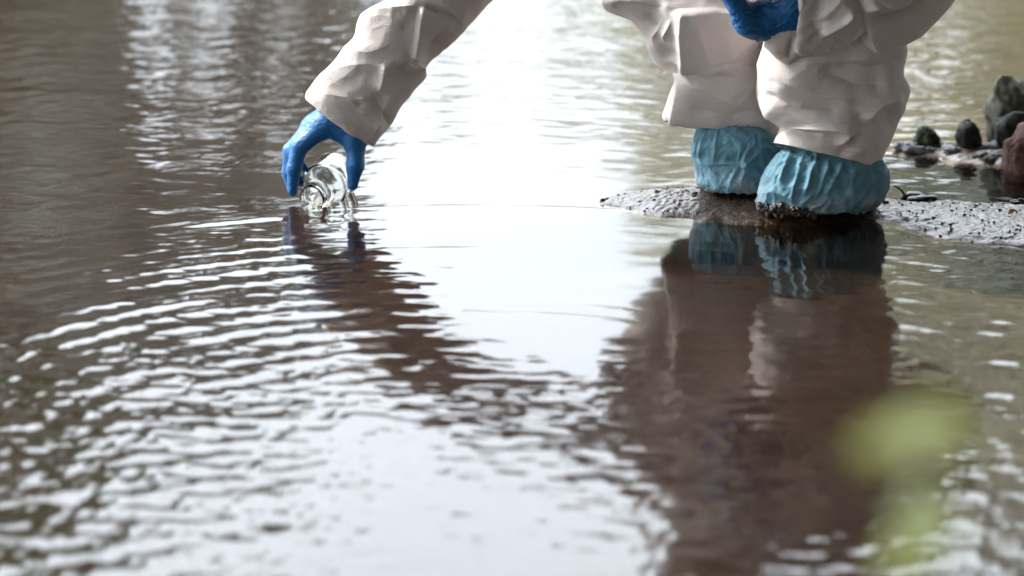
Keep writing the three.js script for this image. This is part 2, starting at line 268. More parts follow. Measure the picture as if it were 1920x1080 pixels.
{
  const xs = axis(-1.55, 1.55, 0.0056, -24, 24, 1.16), zs = axis(-3.0, 1.95, 0.005, -60, 9, 1.16);
  const fadeAt = (x, z) => sstep(2.6, 1.6, Math.abs(x)) * sstep(-5, -3, z) * sstep(3, 2, z);
  const h = (x, z) => waterHeight(x, z, 0.15 + 0.85 * fadeAt(x, z)), dense = (x, z) => Math.abs(x) < 1.7 && z > -3.3 && z < 2.1;
  const g = sheet(xs, zs, (x, z) => dense(x, z) ? h(x, z) : 0), p = g.attributes.position, n = new Float32Array(p.count * 3), e = 0.0015;
  for (let i = 0; i < p.count; i++) {
    const x = p.getX(i), z = p.getZ(i); if (!dense(x, z)) { n[i * 3 + 1] = 1; continue; }
    const a = p.getY(i), gx = (h(x + e, z) - a) / e, gz = (h(x, z + e) - a) / e, l = 1 / Math.hypot(gx, 1, gz); n[i * 3] = -gx * l; n[i * 3 + 1] = l; n[i * 3 + 2] = -gz * l;
  }
  g.setAttribute('normal', new THREE.BufferAttribute(n, 3));
  tag(mesh('water', g, std(0.86, 0.80, 0.70, 0.07, { transmission: 1, thickness: 0, ior: 1.333 })), 'rippled shallow river water mirroring bright sky and dark trees', null, null, 'structure');
}

// ------------------------------------------------------------------ trees on the banks: far ones mirrored, near ones unseen, shading the person
function leafCloud(seed, clumps, count, size, tone) {
  const r = rng(seed), p = [], c = [], idx = [], nrm = [];
  for (let i = 0; i < count; i++) {
    const k = clumps[Math.floor(r() * clumps.length)], a = r() * 6.283, u = r() * 2 - 1, q = Math.cbrt(0.25 + 0.75 * r()), s = Math.sqrt(1 - u * u);
    const o = V(k[0] + k[3] * q * s * Math.cos(a), k[1] + k[4] * q * u, k[2] + k[3] * q * s * Math.sin(a));
    const d1 = V(r() - 0.5, r() - 0.5, r() - 0.5).normalize(), d2 = V(r() - 0.5, r() - 0.5, r() - 0.5).cross(d1).normalize(), z = size * (0.6 + 0.8 * r()), n = d1.clone().cross(d2), b = p.length / 3, t = 0.65 + 0.7 * r();
    for (const [x, y] of [[-1, 0], [0, -0.5], [1, 0], [0, 0.5]]) { const v = o.clone().addScaledVector(d1, x * z).addScaledVector(d2, y * z); p.push(v.x, v.y, v.z); nrm.push(n.x, n.y, n.z); c.push(tone[0] * t, tone[1] * t, tone[2] * t); }
    idx.push(b, b + 1, b + 2, b, b + 2, b + 3);
  }
  const g = new THREE.BufferGeometry(); g.setAttribute('position', new THREE.Float32BufferAttribute(p, 3)); g.setAttribute('normal', new THREE.Float32BufferAttribute(nrm, 3)); g.setAttribute('color', new THREE.Float32BufferAttribute(c, 3)); g.setIndex(idx); return g;
}
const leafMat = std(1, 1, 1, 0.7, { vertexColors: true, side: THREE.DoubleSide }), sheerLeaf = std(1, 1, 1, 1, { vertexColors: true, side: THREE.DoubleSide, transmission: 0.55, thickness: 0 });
function limb(a, b, ra, rb) { const l = a.distanceTo(b), g = new THREE.CylinderGeometry(rb, ra, l, 8); g.translate(0, l / 2, 0); g.applyQuaternion(new THREE.Quaternion().setFromUnitVectors(V(0, 1, 0), b.clone().sub(a).normalize())); return g.translate(a.x, a.y, a.z); }
function treeShape(seed, kind) {
  const r = rng(seed), clumps = [], limbs = [limb(V(0, -0.5, 0), V(0.02, 0.55, 0.01), 0.024, 0.014), limb(V(0.02, 0.55, 0.01), V(0, 0.9, 0), 0.014, 0.004)];
  const n = kind === 'loose' ? 16 : 26;
  for (let i = 0; i < n; i++) { const lo = ({ unseenCanopy: 0.40, high: 0.74, far: 0.12, green: 0.86 })[kind] ?? 0.16, y = lo + (0.96 - lo) * (i / n), w = 0.30 * Math.sin(Math.PI * clamp(0.18 + 0.8 * y, 0, 1)) + 0.04, a = r() * 6.283, d = w * (0.35 + 0.6 * r()); const c = [d * Math.cos(a), y, d * Math.sin(a), 0.085 + 0.06 * r(), 0.06 + 0.035 * r()]; clumps.push(c); if (i % 2) limbs.push(limb(V(0, Math.max(0.1, y - 0.14), 0), V(c[0], c[1], c[2]), 0.006, 0.002)); }
  return [mergeGeometries(limbs), leafCloud(seed + 5, clumps, ({ loose: 1500, unseenCanopy: 8500 })[kind] ?? 4200, kind === 'loose' ? 0.021 : kind === 'unseenCanopy' ? 0.026 : 0.024, ({ loose: [0.42, 0.40, 0.25], high: [0.31, 0.322, 0.27], far: [0.31, 0.322, 0.27], green: [0.13, 0.24, 0.06] })[kind] ?? [0.042, 0.05, 0.026])];
}
const shapes = { high: treeShape(61, 'high'), far: treeShape(71, 'far'), green: treeShape(81, 'green'), unseenCanopy: treeShape(55, 'unseenCanopy'), dense: treeShape(21, 'dense'), loose: treeShape(34, 'loose') };
function tree(kind, x, z, h, turn, wide, label, group, far) {
  const t = thing(kind !== 'loose' ? 'broadleaf_tree' : 'riverside_tree', label, 'tree', V(x, Math.max(0, bedHeight(x, z)), z), group);
  mesh('trunk', shapes[kind][0], M.bark, t); mesh('crown', shapes[kind][1], far ? sheerLeaf : leafMat, t);
  t.scale.set(h * wide, h, h * wide); t.rotation.y = turn; return t;
}
const tr = rng(77);
// [kind, degrees right of the view axis, metres away, elevation of the top in degrees, crown width factor]
const farTrees = [['green', -11.4, 30, 21.6, 0.4], ['far', -18, 41, 26, 1.1], ['far', -14.5, 40, 23, 0.8], ['far', -12.2, 42, 20.5, 0.55], ['far', -10.2, 39, 19.2, 0.36], ['far', -8.9, 43, 15.5, 0.2], ['high', -7.6, 41, 17.6, 0.62], ['far', -7.05, 44, 12.4, 0.13], ['far', -8.3, 44, 11.6, 0.16], ['high', -6.2, 40, 17.0, 0.55], ['far', -5.3, 43, 15.0, 0.30], ['far', -4.2, 41, 14.6, 0.30], ['far', -3.4, 44, 11.8, 0.3], ['loose', -1.2, 44, 10.9, 0.5], ['loose', 1.3, 44, 11.2, 0.5],
  ['loose', 3.5, 42, 14.5, 0.40], ['loose', 5.0, 40, 17.5, 0.55], ['loose', 7.0, 41, 19, 0.6], ['loose', 9.2, 40, 19.3, 0.6], ['loose', 11.3, 42, 18.6, 0.7], ['far', 14.5, 41, 22, 0.8], ['far', 18, 42, 25, 1.1]];
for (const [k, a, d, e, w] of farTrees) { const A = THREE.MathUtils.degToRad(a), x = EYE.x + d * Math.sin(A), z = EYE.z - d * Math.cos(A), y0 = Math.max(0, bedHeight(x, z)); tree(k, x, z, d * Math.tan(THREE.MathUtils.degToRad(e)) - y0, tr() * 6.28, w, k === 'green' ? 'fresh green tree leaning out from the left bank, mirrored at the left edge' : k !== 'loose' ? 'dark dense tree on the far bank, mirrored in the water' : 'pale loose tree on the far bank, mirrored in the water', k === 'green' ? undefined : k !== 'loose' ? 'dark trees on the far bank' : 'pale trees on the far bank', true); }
for (const [kind, x, z, h] of [['unseenCanopy', 4.4, 2.0, 15], ['unseenCanopy', -1.6, 5.0, 16], ['unseenCanopy', -4.2, 6.2, 15], ['unseenCanopy', 0.6, 6.4, 16], ['unseenCanopy', 4.6, 3.4, 16], ['unseenCanopy', 7.5, 1.2, 15], ['unseenCanopy', 2.4, 4.6, 17], ['unseenCanopy', 6, -2.5, 15], ['unseenCanopy', -7, 9, 13], ['unseenCanopy', -2.5, 8.5, 13], ['unseenCanopy', 2.5, 7.5, 14], ['unseenCanopy', 6.5, 5, 14], ['unseenCanopy', 9, 10, 13], ['unseenCanopy', 9.5, -1, 13], ['dense', -11, 13, 13], ['dense', -5.5, 14, 13], ['dense', 0, 14, 13], ['dense', 5, 13.5, 13], ['dense', 10, 12, 13], ['dense', 14, 8, 13], ['dense', -15, 9, 13], ['dense', -18, 3, 12], ['dense', -20, -9, 11], ['dense', 16, 1, 13], ['dense', 19, -9, 13], ['dense', -20, -21, 12], ['dense', 21, -22, 13]])
  tree(kind, x, z, h, tr() * 6.28, kind === 'dense' ? 1.2 : 1.45, 'unseen tall dark tree on the near and side banks, placed to shade the person', 'unseen trees behind the camera and along the side banks, shading the person');  // out of view, crowns placed to hold sky light off the person

// ------------------------------------------------------------------ the person
const person = thing('person', 'crouching person in off-white protective coverall, blue gloves and blue shoe covers, filling a bottle', 'person', V(0, 0, 0));
// key joints
const hipC = V(0.47, 0.44, -0.56), kneeN = P(1565, 30, -0.03), kneeF = P(1300, -10, -0.20), chest = P(1510, -310, -0.34), shR = P(1255, -215, -0.28), shL = P(1700, -340, -0.32), elbL = P(1800, -95, -0.09), elbR = P(1000, -95, -0.20), head = P(1350, -480, -0.20);
{
  const ankN = P(1560, 330, -0.02), ankF = P(1385, 290, -0.16), wrR = P(655, 200, -0.12), wrL = P(1500, 20, 0.10);
  const bones = [[hipC, chest, 0.11, 0.13, 0.05], [shR, shL, 0.05, 0.05, 0.05], [hipC.clone().add(V(-0.08, 0, 0)), kneeF, 0.075, 0.05, 0.03], [hipC.clone().add(V(0.09, 0, 0)), kneeN, 0.075, 0.05, 0.03], [kneeN, ankN, 0.05, 0.034], [kneeF, ankF, 0.05, 0.034],
    [ankN, P(1470, 385, 0.0), 0.034, 0.026], [ankF, P(1340, 345, -0.13), 0.034, 0.026], [shR, elbR, 0.045, 0.036], [elbR, P(830, 15, -0.155), 0.036, 0.034], [P(830, 15, -0.155), wrR, 0.034, 0.024], [shL, elbL, 0.045, 0.036], [elbL, wrL, 0.036, 0.026], [chest, head, 0.06, 0.052, 0.03]];
  const box = boundsOf(bones, 0.04), body = surfaceNets(bonesField(bones), box, 0.014);
  const hb = [[head.clone().add(V(0, 0.03, -0.01)), head.clone().add(V(0, 0.055, -0.01)), 0.078, 0.076, 0.02], [head.clone().add(V(0, -0.03, 0.03)), head.clone().add(V(0, 0, 0.03)), 0.052, 0.062, 0.03], [head.clone().add(V(0, 0.0, 0.092)), head.clone().add(V(0, 0.03, 0.085)), 0.011, 0.006, 0.012],
    [head.clone().add(V(-0.02, -0.035, 0.078)), head.clone().add(V(0.02, -0.035, 0.078)), 0.008, 0.008, 0.01], [head.clone().add(V(-0.032, 0.034, 0.062)), head.clone().add(V(-0.030, 0.034, 0.064)), 0.014, 0.014, 0.006], [head.clone().add(V(0.032, 0.034, 0.062)), head.clone().add(V(0.030, 0.034, 0.064)), 0.014, 0.014, 0.006],
    [head.clone().add(V(-0.078, 0.0, 0)), head.clone().add(V(-0.08, 0.035, 0)), 0.012, 0.015, 0.01], [head.clone().add(V(0.078, 0.0, 0)), head.clone().add(V(0.08, 0.035, 0)), 0.012, 0.015, 0.01]];
  mesh('body', mergeGeometries([body, surfaceNets(bonesField(hb), boundsOf(hb, 0.02), 0.005)]), M.skin, person);
}
{
  const parts = [];
  // upper garment and thighs
  const bones = [[hipC.clone().add(V(0.04, 0, 0)), chest, 0.22, 0.26, 0.08], [P(1740, -130, -0.28), P(1680, -420, -0.34), 0.09, 0.13, 0.08], [shR, shL, 0.085, 0.12, 0.08], [hipC.clone().add(V(-0.10, 0, 0)), kneeF.clone().add(V(0.02, 0.0, -0.06)), 0.14, 0.105, 0.06], [hipC.clone().add(V(0.11, 0, 0)), kneeN.clone().add(V(0, 0.0, -0.06)), 0.14, 0.11, 0.06], [shR, elbR, 0.07, 0.048, 0.05], [shL, elbL, 0.115, 0.085, 0.06], [chest, head.clone().add(V(0, -0.05, -0.05)), 0.10, 0.09, 0.06]];
  const core = bonesField(bones), hoodC = head.clone().add(V(0, 0.035, -0.03)), face = head.clone().add(V(0, 0.02, 0.12));
  const f = (x, y, z) => { const p = V(x, y, z); let d = smin(core(x, y, z), p.distanceTo(hoodC) - 0.125, 0.05); return Math.max(d, -(p.distanceTo(face) - 0.115)); };
  const b = boundsOf(bones, 0.03); b.expandByPoint(hoodC.clone().addScalar(0.14)); b.expandByPoint(hoodC.clone().addScalar(-0.14));
  const up = surfaceNets(f, b, 0.0125);
  parts.push(displace(up, (p) => 0.010 * (0.5 - 1.8 * Math.abs(noise(p.x * 11, p.y * 9, p.z * 11))) + 0.004 * noise(p.x * 30, p.y * 30, p.z * 30)));
  // far leg
  parts.push(tube([[1247, 226, 1464, 262, -0.17, 0.085, 0.004], [1245, 213, 1462, 246, -0.17, 0.09, 0.003], [1256, 178, 1456, 205, -0.17, 0.095], [1272, 140, 1450, 160, -0.17, 0.095], [1262, 128, 1448, 138, -0.17, 0.10], [1236, 122, 1446, 122, -0.17, 0.10], [1217, 97, 1443, 95, -0.17, 0.11], [1212, 66, 1440, 66, -0.17, 0.115], [1182, 35, 1438, 40, -0.17, 0.115], [1130, 9, 1436, 15, -0.18, 0.11], [1150, -30, 1430, -30, -0.2, 0.11], [1200, -80, 1400, -80, -0.24, 0.09]],
    { power: 0.72, seed: 3, wrinkle: 0.0030, scale: 11, stretch: [0.7, 1.0, 0.7], folds: [
      { p: [[1276, 20], [1279, 80], [1283, 132], [1286, 160], [1266, 232]], w: [42, 11], h: 0.017, end: 8 },
      { c: [1250, 105], r: [22, 20], a: 0.5, h: -0.018 }, { p: [[1240, 40], [1225, 82]], w: [7, 5], h: 0.007 }, { p: [[1258, 36], [1246, 78]], w: [6, 5], h: 0.007 }, { p: [[1205, 30], [1240, 55]], w: [9, 6], h: -0.007 }, { p: [[1150, 12], [1190, 14], [1245, 12]], w: [8, 14], h: -0.008 },
      { c: [1370, 70], r: [60, 60], h: -0.003 }, { p: [[1300, 30], [1330, 110], [1400, 150]], w: [16, 22], h: 0.004 }, { p: [[1420, 70], [1360, 120], [1310, 140]], w: [10, 16], h: 0.004 }, { p: [[1300, 200], [1370, 215], [1440, 200]], w: [12, 14], h: -0.004 }, { p: [[1340, 238], [1400, 180], [1430, 130]], w: [22, 30], h: 0.004 }, { c: [1400, 250], r: [40, 18], h: -0.010 }, { p: [[1295, 140], [1330, 175], [1380, 195]], w: [20, 26], h: 0.003 } ] }));
  // near leg
  parts.push(tube([[1450, 268, 1642, 314, -0.01, 0.092, 0.004], [1454, 257, 1656, 292, -0.01, 0.095, 0.003], [1462, 238, 1679, 246, -0.01, 0.10], [1440, 222, 1690, 220, -0.01, 0.105], [1422, 200, 1698, 195, -0.01, 0.11], [1418, 165, 1703, 172, -0.01, 0.115], [1421, 125, 1694, 142, -0.01, 0.115], [1427, 92, 1700, 108, -0.01, 0.12], [1434, 62, 1698, 88, -0.01, 0.12], [1445, 25, 1690, 55, -0.02, 0.12], [1470, -20, 1670, 0, -0.04, 0.11], [1500, -60, 1640, -50, -0.08, 0.08]],
    { power: 0.8, seed: 11, wrinkle: 0.0030, scale: 11, stretch: [0.65, 1.1, 0.7], folds: [
      { p: [[1428, 196], [1465, 226], [1510, 238], [1560, 240], [1606, 246]], w: [26, 9], h: 0.013, end: 16 }, { p: [[1600, 246], [1584, 262], [1568, 274]], w: [5, 8], h: 0.010 }, { p: [[1612, 256], [1588, 272]], w: [4, 6], h: -0.008, end: 6 }, { c: [1585, 282], r: [16, 10], a: -0.4, h: -0.009 }, { p: [[1580, 288], [1625, 284]], w: [6, 8], h: 0.006 },
      { p: [[1450, 215], [1480, 240], [1540, 252]], w: [6, 10], h: -0.006 }, { p: [[1540, 130], [1600, 158], [1660, 160]], w: [22, 14], h: -0.010 }, { p: [[1690, 178], [1650, 195], [1620, 225]], w: [18, 12], h: 0.011 }, { c: [1668, 225], r: [26, 26], h: -0.014 }, { p: [[1500, 110], [1560, 118], [1640, 108]], w: [20, 16], h: 0.006 }, { c: [1475, 140], r: [32, 44], h: 0.004 }, { p: [[1432, 105], [1470, 150], [1530, 178], [1600, 186]], w: [12, 18], h: 0.005 }, { p: [[1440, 175], [1500, 205], [1570, 212]], w: [8, 12], h: -0.005 }, { p: [[1690, 110], [1640, 128], [1570, 122]], w: [8, 14], h: -0.006 }, { c: [1545, 190], r: [50, 16], a: 0.1, h: -0.007 } ] }));
  // right sleeve reaching down to the water
  parts.push(tube([[574, 182, 700, 273, -0.12, 0.058, 0.010], [579, 169, 721, 248, -0.12, 0.060, 0.007], [600, 143, 737, 229, -0.125, 0.062, 0.003], [638, 98, 763, 184, -0.13, 0.064], [666, 68, 796, 145, -0.135, 0.068], [677, 42, 799, 124, -0.14, 0.07], [700, 15, 835, 91, -0.145, 0.072], [738, -7, 875, 50, -0.15, 0.075], [800, -50, 925, -4, -0.165, 0.078], [880, -108, 985, -40, -0.19, 0.075], [965, -140, 1045, -60, -0.21, 0.05]],
    { power: 0.85, seed: 23, wrinkle: 0.0036, scale: 13, stretch: [0.8, 0.8, 1], folds: [
      { c: [757, 140], r: [26, 15], a: -0.45, h: -0.020 }, { c: [815, 92], r: [30, 16], a: -0.75, h: -0.020 }, { p: [[792, 14], [783, 72], [770, 118]], w: [26, 6], h: 0.009, end: 8 }, { p: [[722, 118], [716, 150], [708, 172]], w: [18, 7], h: 0.007, end: 8 }, { p: [[770, 120], [796, 134]], w: [5, 6], h: 0.012, end: 8 }, { p: [[800, 16], [836, 26], [862, 40]], w: [8, 6], h: -0.010 },
      { p: [[640, 60], [700, 22], [780, 10]], w: [10, 14], h: 0.006 }, { c: [672, 193], r: [12, 8], a: 0.6, h: -0.007 }, { p: [[655, 186], [690, 186]], w: [5, 5], h: 0.004 }, { p: [[700, 175], [722, 222], [735, 240]], w: [12, 8], h: -0.006 }, { p: [[600, 175], [650, 182], [690, 215]], w: [14, 10], h: 0.003 }, { p: [[735, 170], [720, 200], [700, 250]], w: [7, 9], h: 0.006 } ] }));
  // left sleeve with its cuff
  parts.push(tube([[1500, -70, 1487, 98, 0.10, 0.062, 0], [1512, -72, 1500, 104, 0.10, 0.064], [1545, -74, 1545, 99, 0.095, 0.068], [1590, -78, 1598, 84, 0.09, 0.072], [1625, -84, 1640, 101, 0.075, 0.078], [1670, -92, 1697, 85, 0.05, 0.08], [1715, -98, 1745, 52, 0.02, 0.08], [1750, -110, 1790, 2, -0.02, 0.08], [1760, -140, 1820, -60, -0.07, 0.075], [1745, -190, 1825, -130, -0.12, 0.07]],
    { power: 0.8, seed: 31, wrinkle: 0.0042, scale: 14, stretch: [0.7, 1.1, 0.8], folds: [
      { p: [[1538, 66], [1575, 46], [1606, 24]], w: [16, 5], h: 0.010, end: 8 }, { p: [[1490, 92], [1525, 99], [1565, 92], [1600, 76], [1624, 60]], w: [3, 3], h: 0.004, end: 6 }, { p: [[1560, 100], [1600, 86], [1628, 66]], w: [4, 8], h: -0.008, end: 6 }, { p: [[1612, -20], [1618, 30], [1626, 62]], w: [8, 12], h: -0.010 }, { c: [1535, 15], r: [16, 40], a: 0.2, h: -0.008 }, { p: [[1630, 40], [1680, 32], [1730, 2]], w: [10, 7], h: -0.014 }, { p: [[1625, 22], [1655, 12], [1690, 18], [1740, -14]], w: [10, 6], h: 0.010 }, { p: [[1640, 5], [1665, 16]], w: [5, 5], h: -0.007 }, { p: [[1630, 66], [1650, 98]], w: [8, 10], h: 0.008 }, { p: [[1520, 80], [1545, 50]], w: [8, 8], h: -0.005 } ] }));
  // loose under-cuff hanging below that glove
  parts.push(tube([[1452, -40, 1433, 85, 0.085, 0.045, 0], [1470, -42, 1455, 108, 0.085, 0.048], [1488, -44, 1476, 121, 0.085, 0.05], [1510, -46, 1500, 110, 0.085, 0.05], [1540, -46, 1540, 85, 0.08, 0.048]], { nu: 120, nv: 80, seed: 41, wrinkle: 0.002, folds: [{ p: [[1440, 84], [1470, 104]], w: [6, 8], h: 0.005 }, { p: [[1486, 70], [1478, 112]], w: [6, 6], h: -0.006 }] }));
  for (const g of parts) for (const k of Object.keys(g.attributes)) if (!['position', 'normal', 'uv'].includes(k)) g.deleteAttribute(k);
  mesh('coverall', mergeGeometries(parts), M.coverall, person);
}
// gloves
function hand(bones, cell, wr) {
  const g = surfaceNets(bonesField(bones), boundsOf(bones, 0.012), cell);
  return displace(g, (p, n) => wr * ((0.5 - 1.6 * Math.abs(noise(p.x * 70 + 3 * noise(p.x * 25, p.y * 25, p.z * 25), p.y * 160, p.z * 70))) + 0.5 * noise(p.x * 60, p.y * 60, p.z * 60)));
}
{
  const Z = -0.115, c = (x, y, z) => P(500 + x / 4.909, 190 + y / 4.909, z);
  const bones = [
    [c(760, -60, Z - 0.01), c(650, 130, Z), 0.027, 0.030, 0.02], [c(650, 130, Z), c(520, 215, Z + 0.012), 0.030, 0.022, 0.02], [c(640, 120, Z - 0.01), c(420, 230, Z - 0.02), 0.026, 0.019, 0.02], [c(650, 130, Z - 0.02), c(430, 225, Z - 0.045), 0.024, 0.017, 0.02],
    // index
    [c(520, 240, Z + 0.014), c(305, 420, Z + 0.022), 0.0195, 0.0155, 0.016], [c(305, 420, Z + 0.022), c(252, 620, Z + 0.026), 0.0150, 0.0132, 0.006], [c(252, 620, Z + 0.026), c(240, 815, Z + 0.024), 0.0132, 0.0098, 0.006],
    // middle
    [c(430, 230, Z - 0.006), c(222, 455, Z + 0.002), 0.0185, 0.0145, 0.014], [c(222, 455, Z + 0.002), c(204, 650, Z + 0.004), 0.0142, 0.0125, 0.006], [c(204, 650, Z + 0.004), c(238, 830, Z + 0.004), 0.0125, 0.0095, 0.006],
    // ring
    [c(440, 222, Z - 0.028), c(262, 432, Z - 0.02), 0.0175, 0.0138, 0.014], [c(262, 432, Z - 0.02), c(232, 600, Z - 0.018), 0.0135, 0.0118, 0.006], [c(232, 600, Z - 0.018), c(300, 740, Z - 0.016), 0.0118, 0.009, 0.006],
    // little
    [c(460, 215, Z - 0.05), c(310, 400, Z - 0.048), 0.0145, 0.0112, 0.012], [c(310, 400, Z - 0.048), c(280, 530, Z - 0.046), 0.0110, 0.0095, 0.006], [c(280, 530, Z - 0.046), c(350, 620, Z - 0.042), 0.0095, 0.0075, 0.006],
    // thumb
    [c(690, 170, Z), c(815, 360, Z + 0.022), 0.026, 0.0200, 0.022], [c(600, 215, Z + 0.01), c(790, 330, Z + 0.02), 0.018, 0.018, 0.02], [c(815, 360, Z + 0.022), c(815, 590, Z + 0.038), 0.0195, 0.0160, 0.01], [c(815, 590, Z + 0.038), c(792, 775, Z + 0.04), 0.0158, 0.0098, 0.008],
  ];
  const g = mesh('glove', hand(bones, 0.0024, 0.0010), M.glove, person); g.userData.label = 'blue glove gripping the bottle at the water';
}
{
  const Z = 0.10;
  const q = (x, y, z) => P(x, y, z);
  const bones = [
    [q(1560, -8, Z), q(1490, 14, Z + 0.005), 0.036, 0.038, 0.02], [q(1490, 14, Z + 0.005), q(1405, 40, Z + 0.012), 0.034, 0.026, 0.02], [q(1490, 30, Z + 0.0), q(1425, 52, Z + 0.0), 0.030, 0.024, 0.02], [q(1480, 8, Z - 0.02), q(1410, 30, Z - 0.02), 0.026, 0.02, 0.02],
    // fingers bent up
    [q(1402, 42, Z + 0.025), q(1368, -14, Z + 0.04), 0.0205, 0.015, 0.012], [q(1368, -14, Z + 0.04), q(1392, -66, Z + 0.04), 0.0145, 0.0125, 0.006], [q(1392, -66, Z + 0.04), q(1425, -78, Z + 0.036), 0.0125, 0.009, 0.006],
    [q(1400, 40, Z + 0.005), q(1362, -20, Z + 0.014), 0.0195, 0.015, 0.012], [q(1362, -20, Z + 0.014), q(1384, -78, Z + 0.016), 0.0145, 0.0125, 0.006], [q(1384, -78, Z + 0.016), q(1420, -92, Z + 0.014), 0.0125, 0.009, 0.006],
    [q(1402, 36, Z - 0.015), q(1366, -18, Z - 0.012), 0.0185, 0.0145, 0.012], [q(1366, -18, Z - 0.012), q(1386, -72, Z - 0.01), 0.014, 0.012, 0.006], [q(1386, -72, Z - 0.01), q(1418, -86, Z - 0.01), 0.012, 0.009, 0.006],
    [q(1406, 34, Z - 0.034), q(1374, -10, Z - 0.036), 0.0165, 0.0125, 0.012], [q(1374, -10, Z - 0.036), q(1388, -54, Z - 0.034), 0.0122, 0.0105, 0.006], [q(1388, -54, Z - 0.034), q(1412, -66, Z - 0.034), 0.0105, 0.008, 0.006],
    [q(1495, -4, Z + 0.02), q(1462, -40, Z + 0.034), 0.024, 0.017, 0.016], [q(1462, -40, Z + 0.034), q(1442, -74, Z + 0.036), 0.0165, 0.0135, 0.008], [q(1442, -74, Z + 0.036), q(1430, -98, Z + 0.034), 0.0135, 0.0095, 0.008],
  ];
  const g = mesh('glove', hand(bones, 0.0026, 0.0026), M.glove, person); g.userData.label = 'wrinkled blue glove bent up in front of the knees';
}
// shoe covers
const treadTex = (() => {
  const c = document.createElement('canvas'); c.width = 256; c.height = 256; const x = c.getContext('2d');
  x.fillStyle = '#7cabbd'; x.fillRect(0, 0, 256, 256); x.strokeStyle = '#9cc2cf'; x.lineWidth = 16;
  for (let i = 0; i < 4; i++) for (let k = 0; k < 3; k++) { const a = i * 64 + 12, b = k * 86; x.beginPath(); x.moveTo(a, b); x.lineTo(a + 30, b + 43); x.lineTo(a, b + 86); x.stroke(); }
  const t = new THREE.CanvasTexture(c); t.colorSpace = THREE.SRGBColorSpace; t.wrapS = t.wrapT = THREE.RepeatWrapping; return t;
})();
const treadMat = std(1, 1, 1, 0.6, { map: treadTex });
function dust(g) {                                   // dried silt on the nonwoven cloth, mostly low down and over the toe
  const p = g.attributes.position, c = new Float32Array(p.count * 3), v = V();
  for (let i = 0; i < p.count; i++) {
    v.fromBufferAttribute(p, i); const k = clamp(sstep(0.085, 0.01, v.y) * (0.35 + 1.0 * noise(v.x * 22, v.y * 22, v.z * 22)) + 0.35 * sstep(0.50, 0.44, v.x) * sstep(0.09, 0.02, v.y), 0, 1) * 0.75, f = 1 + 0.16 * noise(v.x * 60, v.y * 60, v.z * 60);
    c.set([lerp(0.105, 0.46, k) * f, lerp(0.245, 0.46, k) * f, lerp(0.31, 0.45, k) * f], i * 3);
  }
  g.setAttribute('color', new THREE.BufferAttribute(c, 3));
}
function shoe(rings, opts, label) {
  const g = tube(rings, { nu: 260, nv: 120, power: 0.9, open: false, wrinkle: 0.0042, scale: 26, stretch: [1.6, 0.8, 1.6], ...opts });
  const s = mesh('shoe_cover', g, M.cover, person); s.userData.label = label; dust(g); return s;
}
const pleat = (a, b, h = 0.006) => ({ p: [a, b], w: [9, 4], h, end: 14 });
const coverN = shoe([[1440, 399, 1620, 397, -0.005, 0.072, 0.006], [1421, 388, 1652, 379, -0.005, 0.082, 0.006], [1421, 362, 1664, 352, -0.005, 0.088, 0.003], [1433, 326, 1666, 330, -0.005, 0.086], [1450, 299, 1661, 312, -0.005, 0.08], [1470, 282, 1650, 298, -0.005, 0.07], [1490, 270, 1635, 284, -0.005, 0.06], [1510, 255, 1620, 268, -0.005, 0.05]],
  { seed: 51, folds: [pleat([1484, 284], [1462, 350]), pleat([1506, 288], [1484, 372], 0.007), pleat([1532, 292], [1506, 372], 0.008), pleat([1556, 298], [1530, 372], 0.007), pleat([1580, 304], [1546, 366], 0.007), pleat([1604, 310], [1590, 372], 0.005), { p: [[1428, 352], [1520, 384], [1620, 380]], w: [10, 12], h: 0.003 }, pleat([1470, 290], [1440, 340], 0.005)] }, 'crumpled blue shoe cover with mud on its toe');
const coverF = shoe([[1322, 356, 1448, 362, -0.13, 0.066, 0.006], [1310, 346, 1462, 352, -0.13, 0.076, 0.005], [1304, 318, 1470, 325, -0.13, 0.08], [1297, 285, 1472, 296, -0.13, 0.08], [1297, 262, 1468, 274, -0.135, 0.074], [1306, 244, 1458, 255, -0.14, 0.066], [1325, 230, 1440, 240, -0.14, 0.05], [1345, 220, 1420, 226, -0.14, 0.04]],
  { seed: 63, folds: [pleat([1322, 250], [1312, 300], 0.005), pleat([1345, 250], [1338, 305], 0.004), pleat([1398, 300], [1388, 350], 0.007), pleat([1385, 255], [1400, 320], 0.004), { p: [[1310, 306], [1388, 308]], w: [4, 8], h: 0.004 }] }, 'blue shoe cover with pale zigzag tread patch');
function patchOf(src, x0, y0, x1, y1, lift, rep) {   // the part of a surface inside that window, raised a little
  const p = src.attributes.position, n = src.attributes.normal, ix = src.index.array, map = new Map(), pos = [], uv = [], out = [], a = V(), b = V();
  for (let i = 0; i < ix.length; i += 3) {
    const tri = [ix[i], ix[i + 1], ix[i + 2]]; let ok = true;
    for (const k of tri) { a.fromBufferAttribute(p, k); b.fromBufferAttribute(n, k); const [x, y] = proj(a); if (x < x0(y) || x > x1(y) || y < y0 || y > y1 || b.dot(FWD) > -0.1) { ok = false; break; } }
    if (!ok) continue;
    for (const k of tri) { if (!map.has(k)) { map.set(k, pos.length / 3); a.fromBufferAttribute(p, k); b.fromBufferAttribute(n, k); const [x, y] = proj(a); pos.push(a.x + b.x * lift, a.y + b.y * lift, a.z + b.z * lift); uv.push((x - 1300) / rep, -(y - 300) / rep); } out.push(map.get(k)); }
  }
  const g = new THREE.BufferGeometry(); g.setAttribute('position', new THREE.Float32BufferAttribute(pos, 3)); g.setAttribute('uv', new THREE.Float32BufferAttribute(uv, 2)); g.setIndex(out); g.computeVertexNormals(); return g;
}
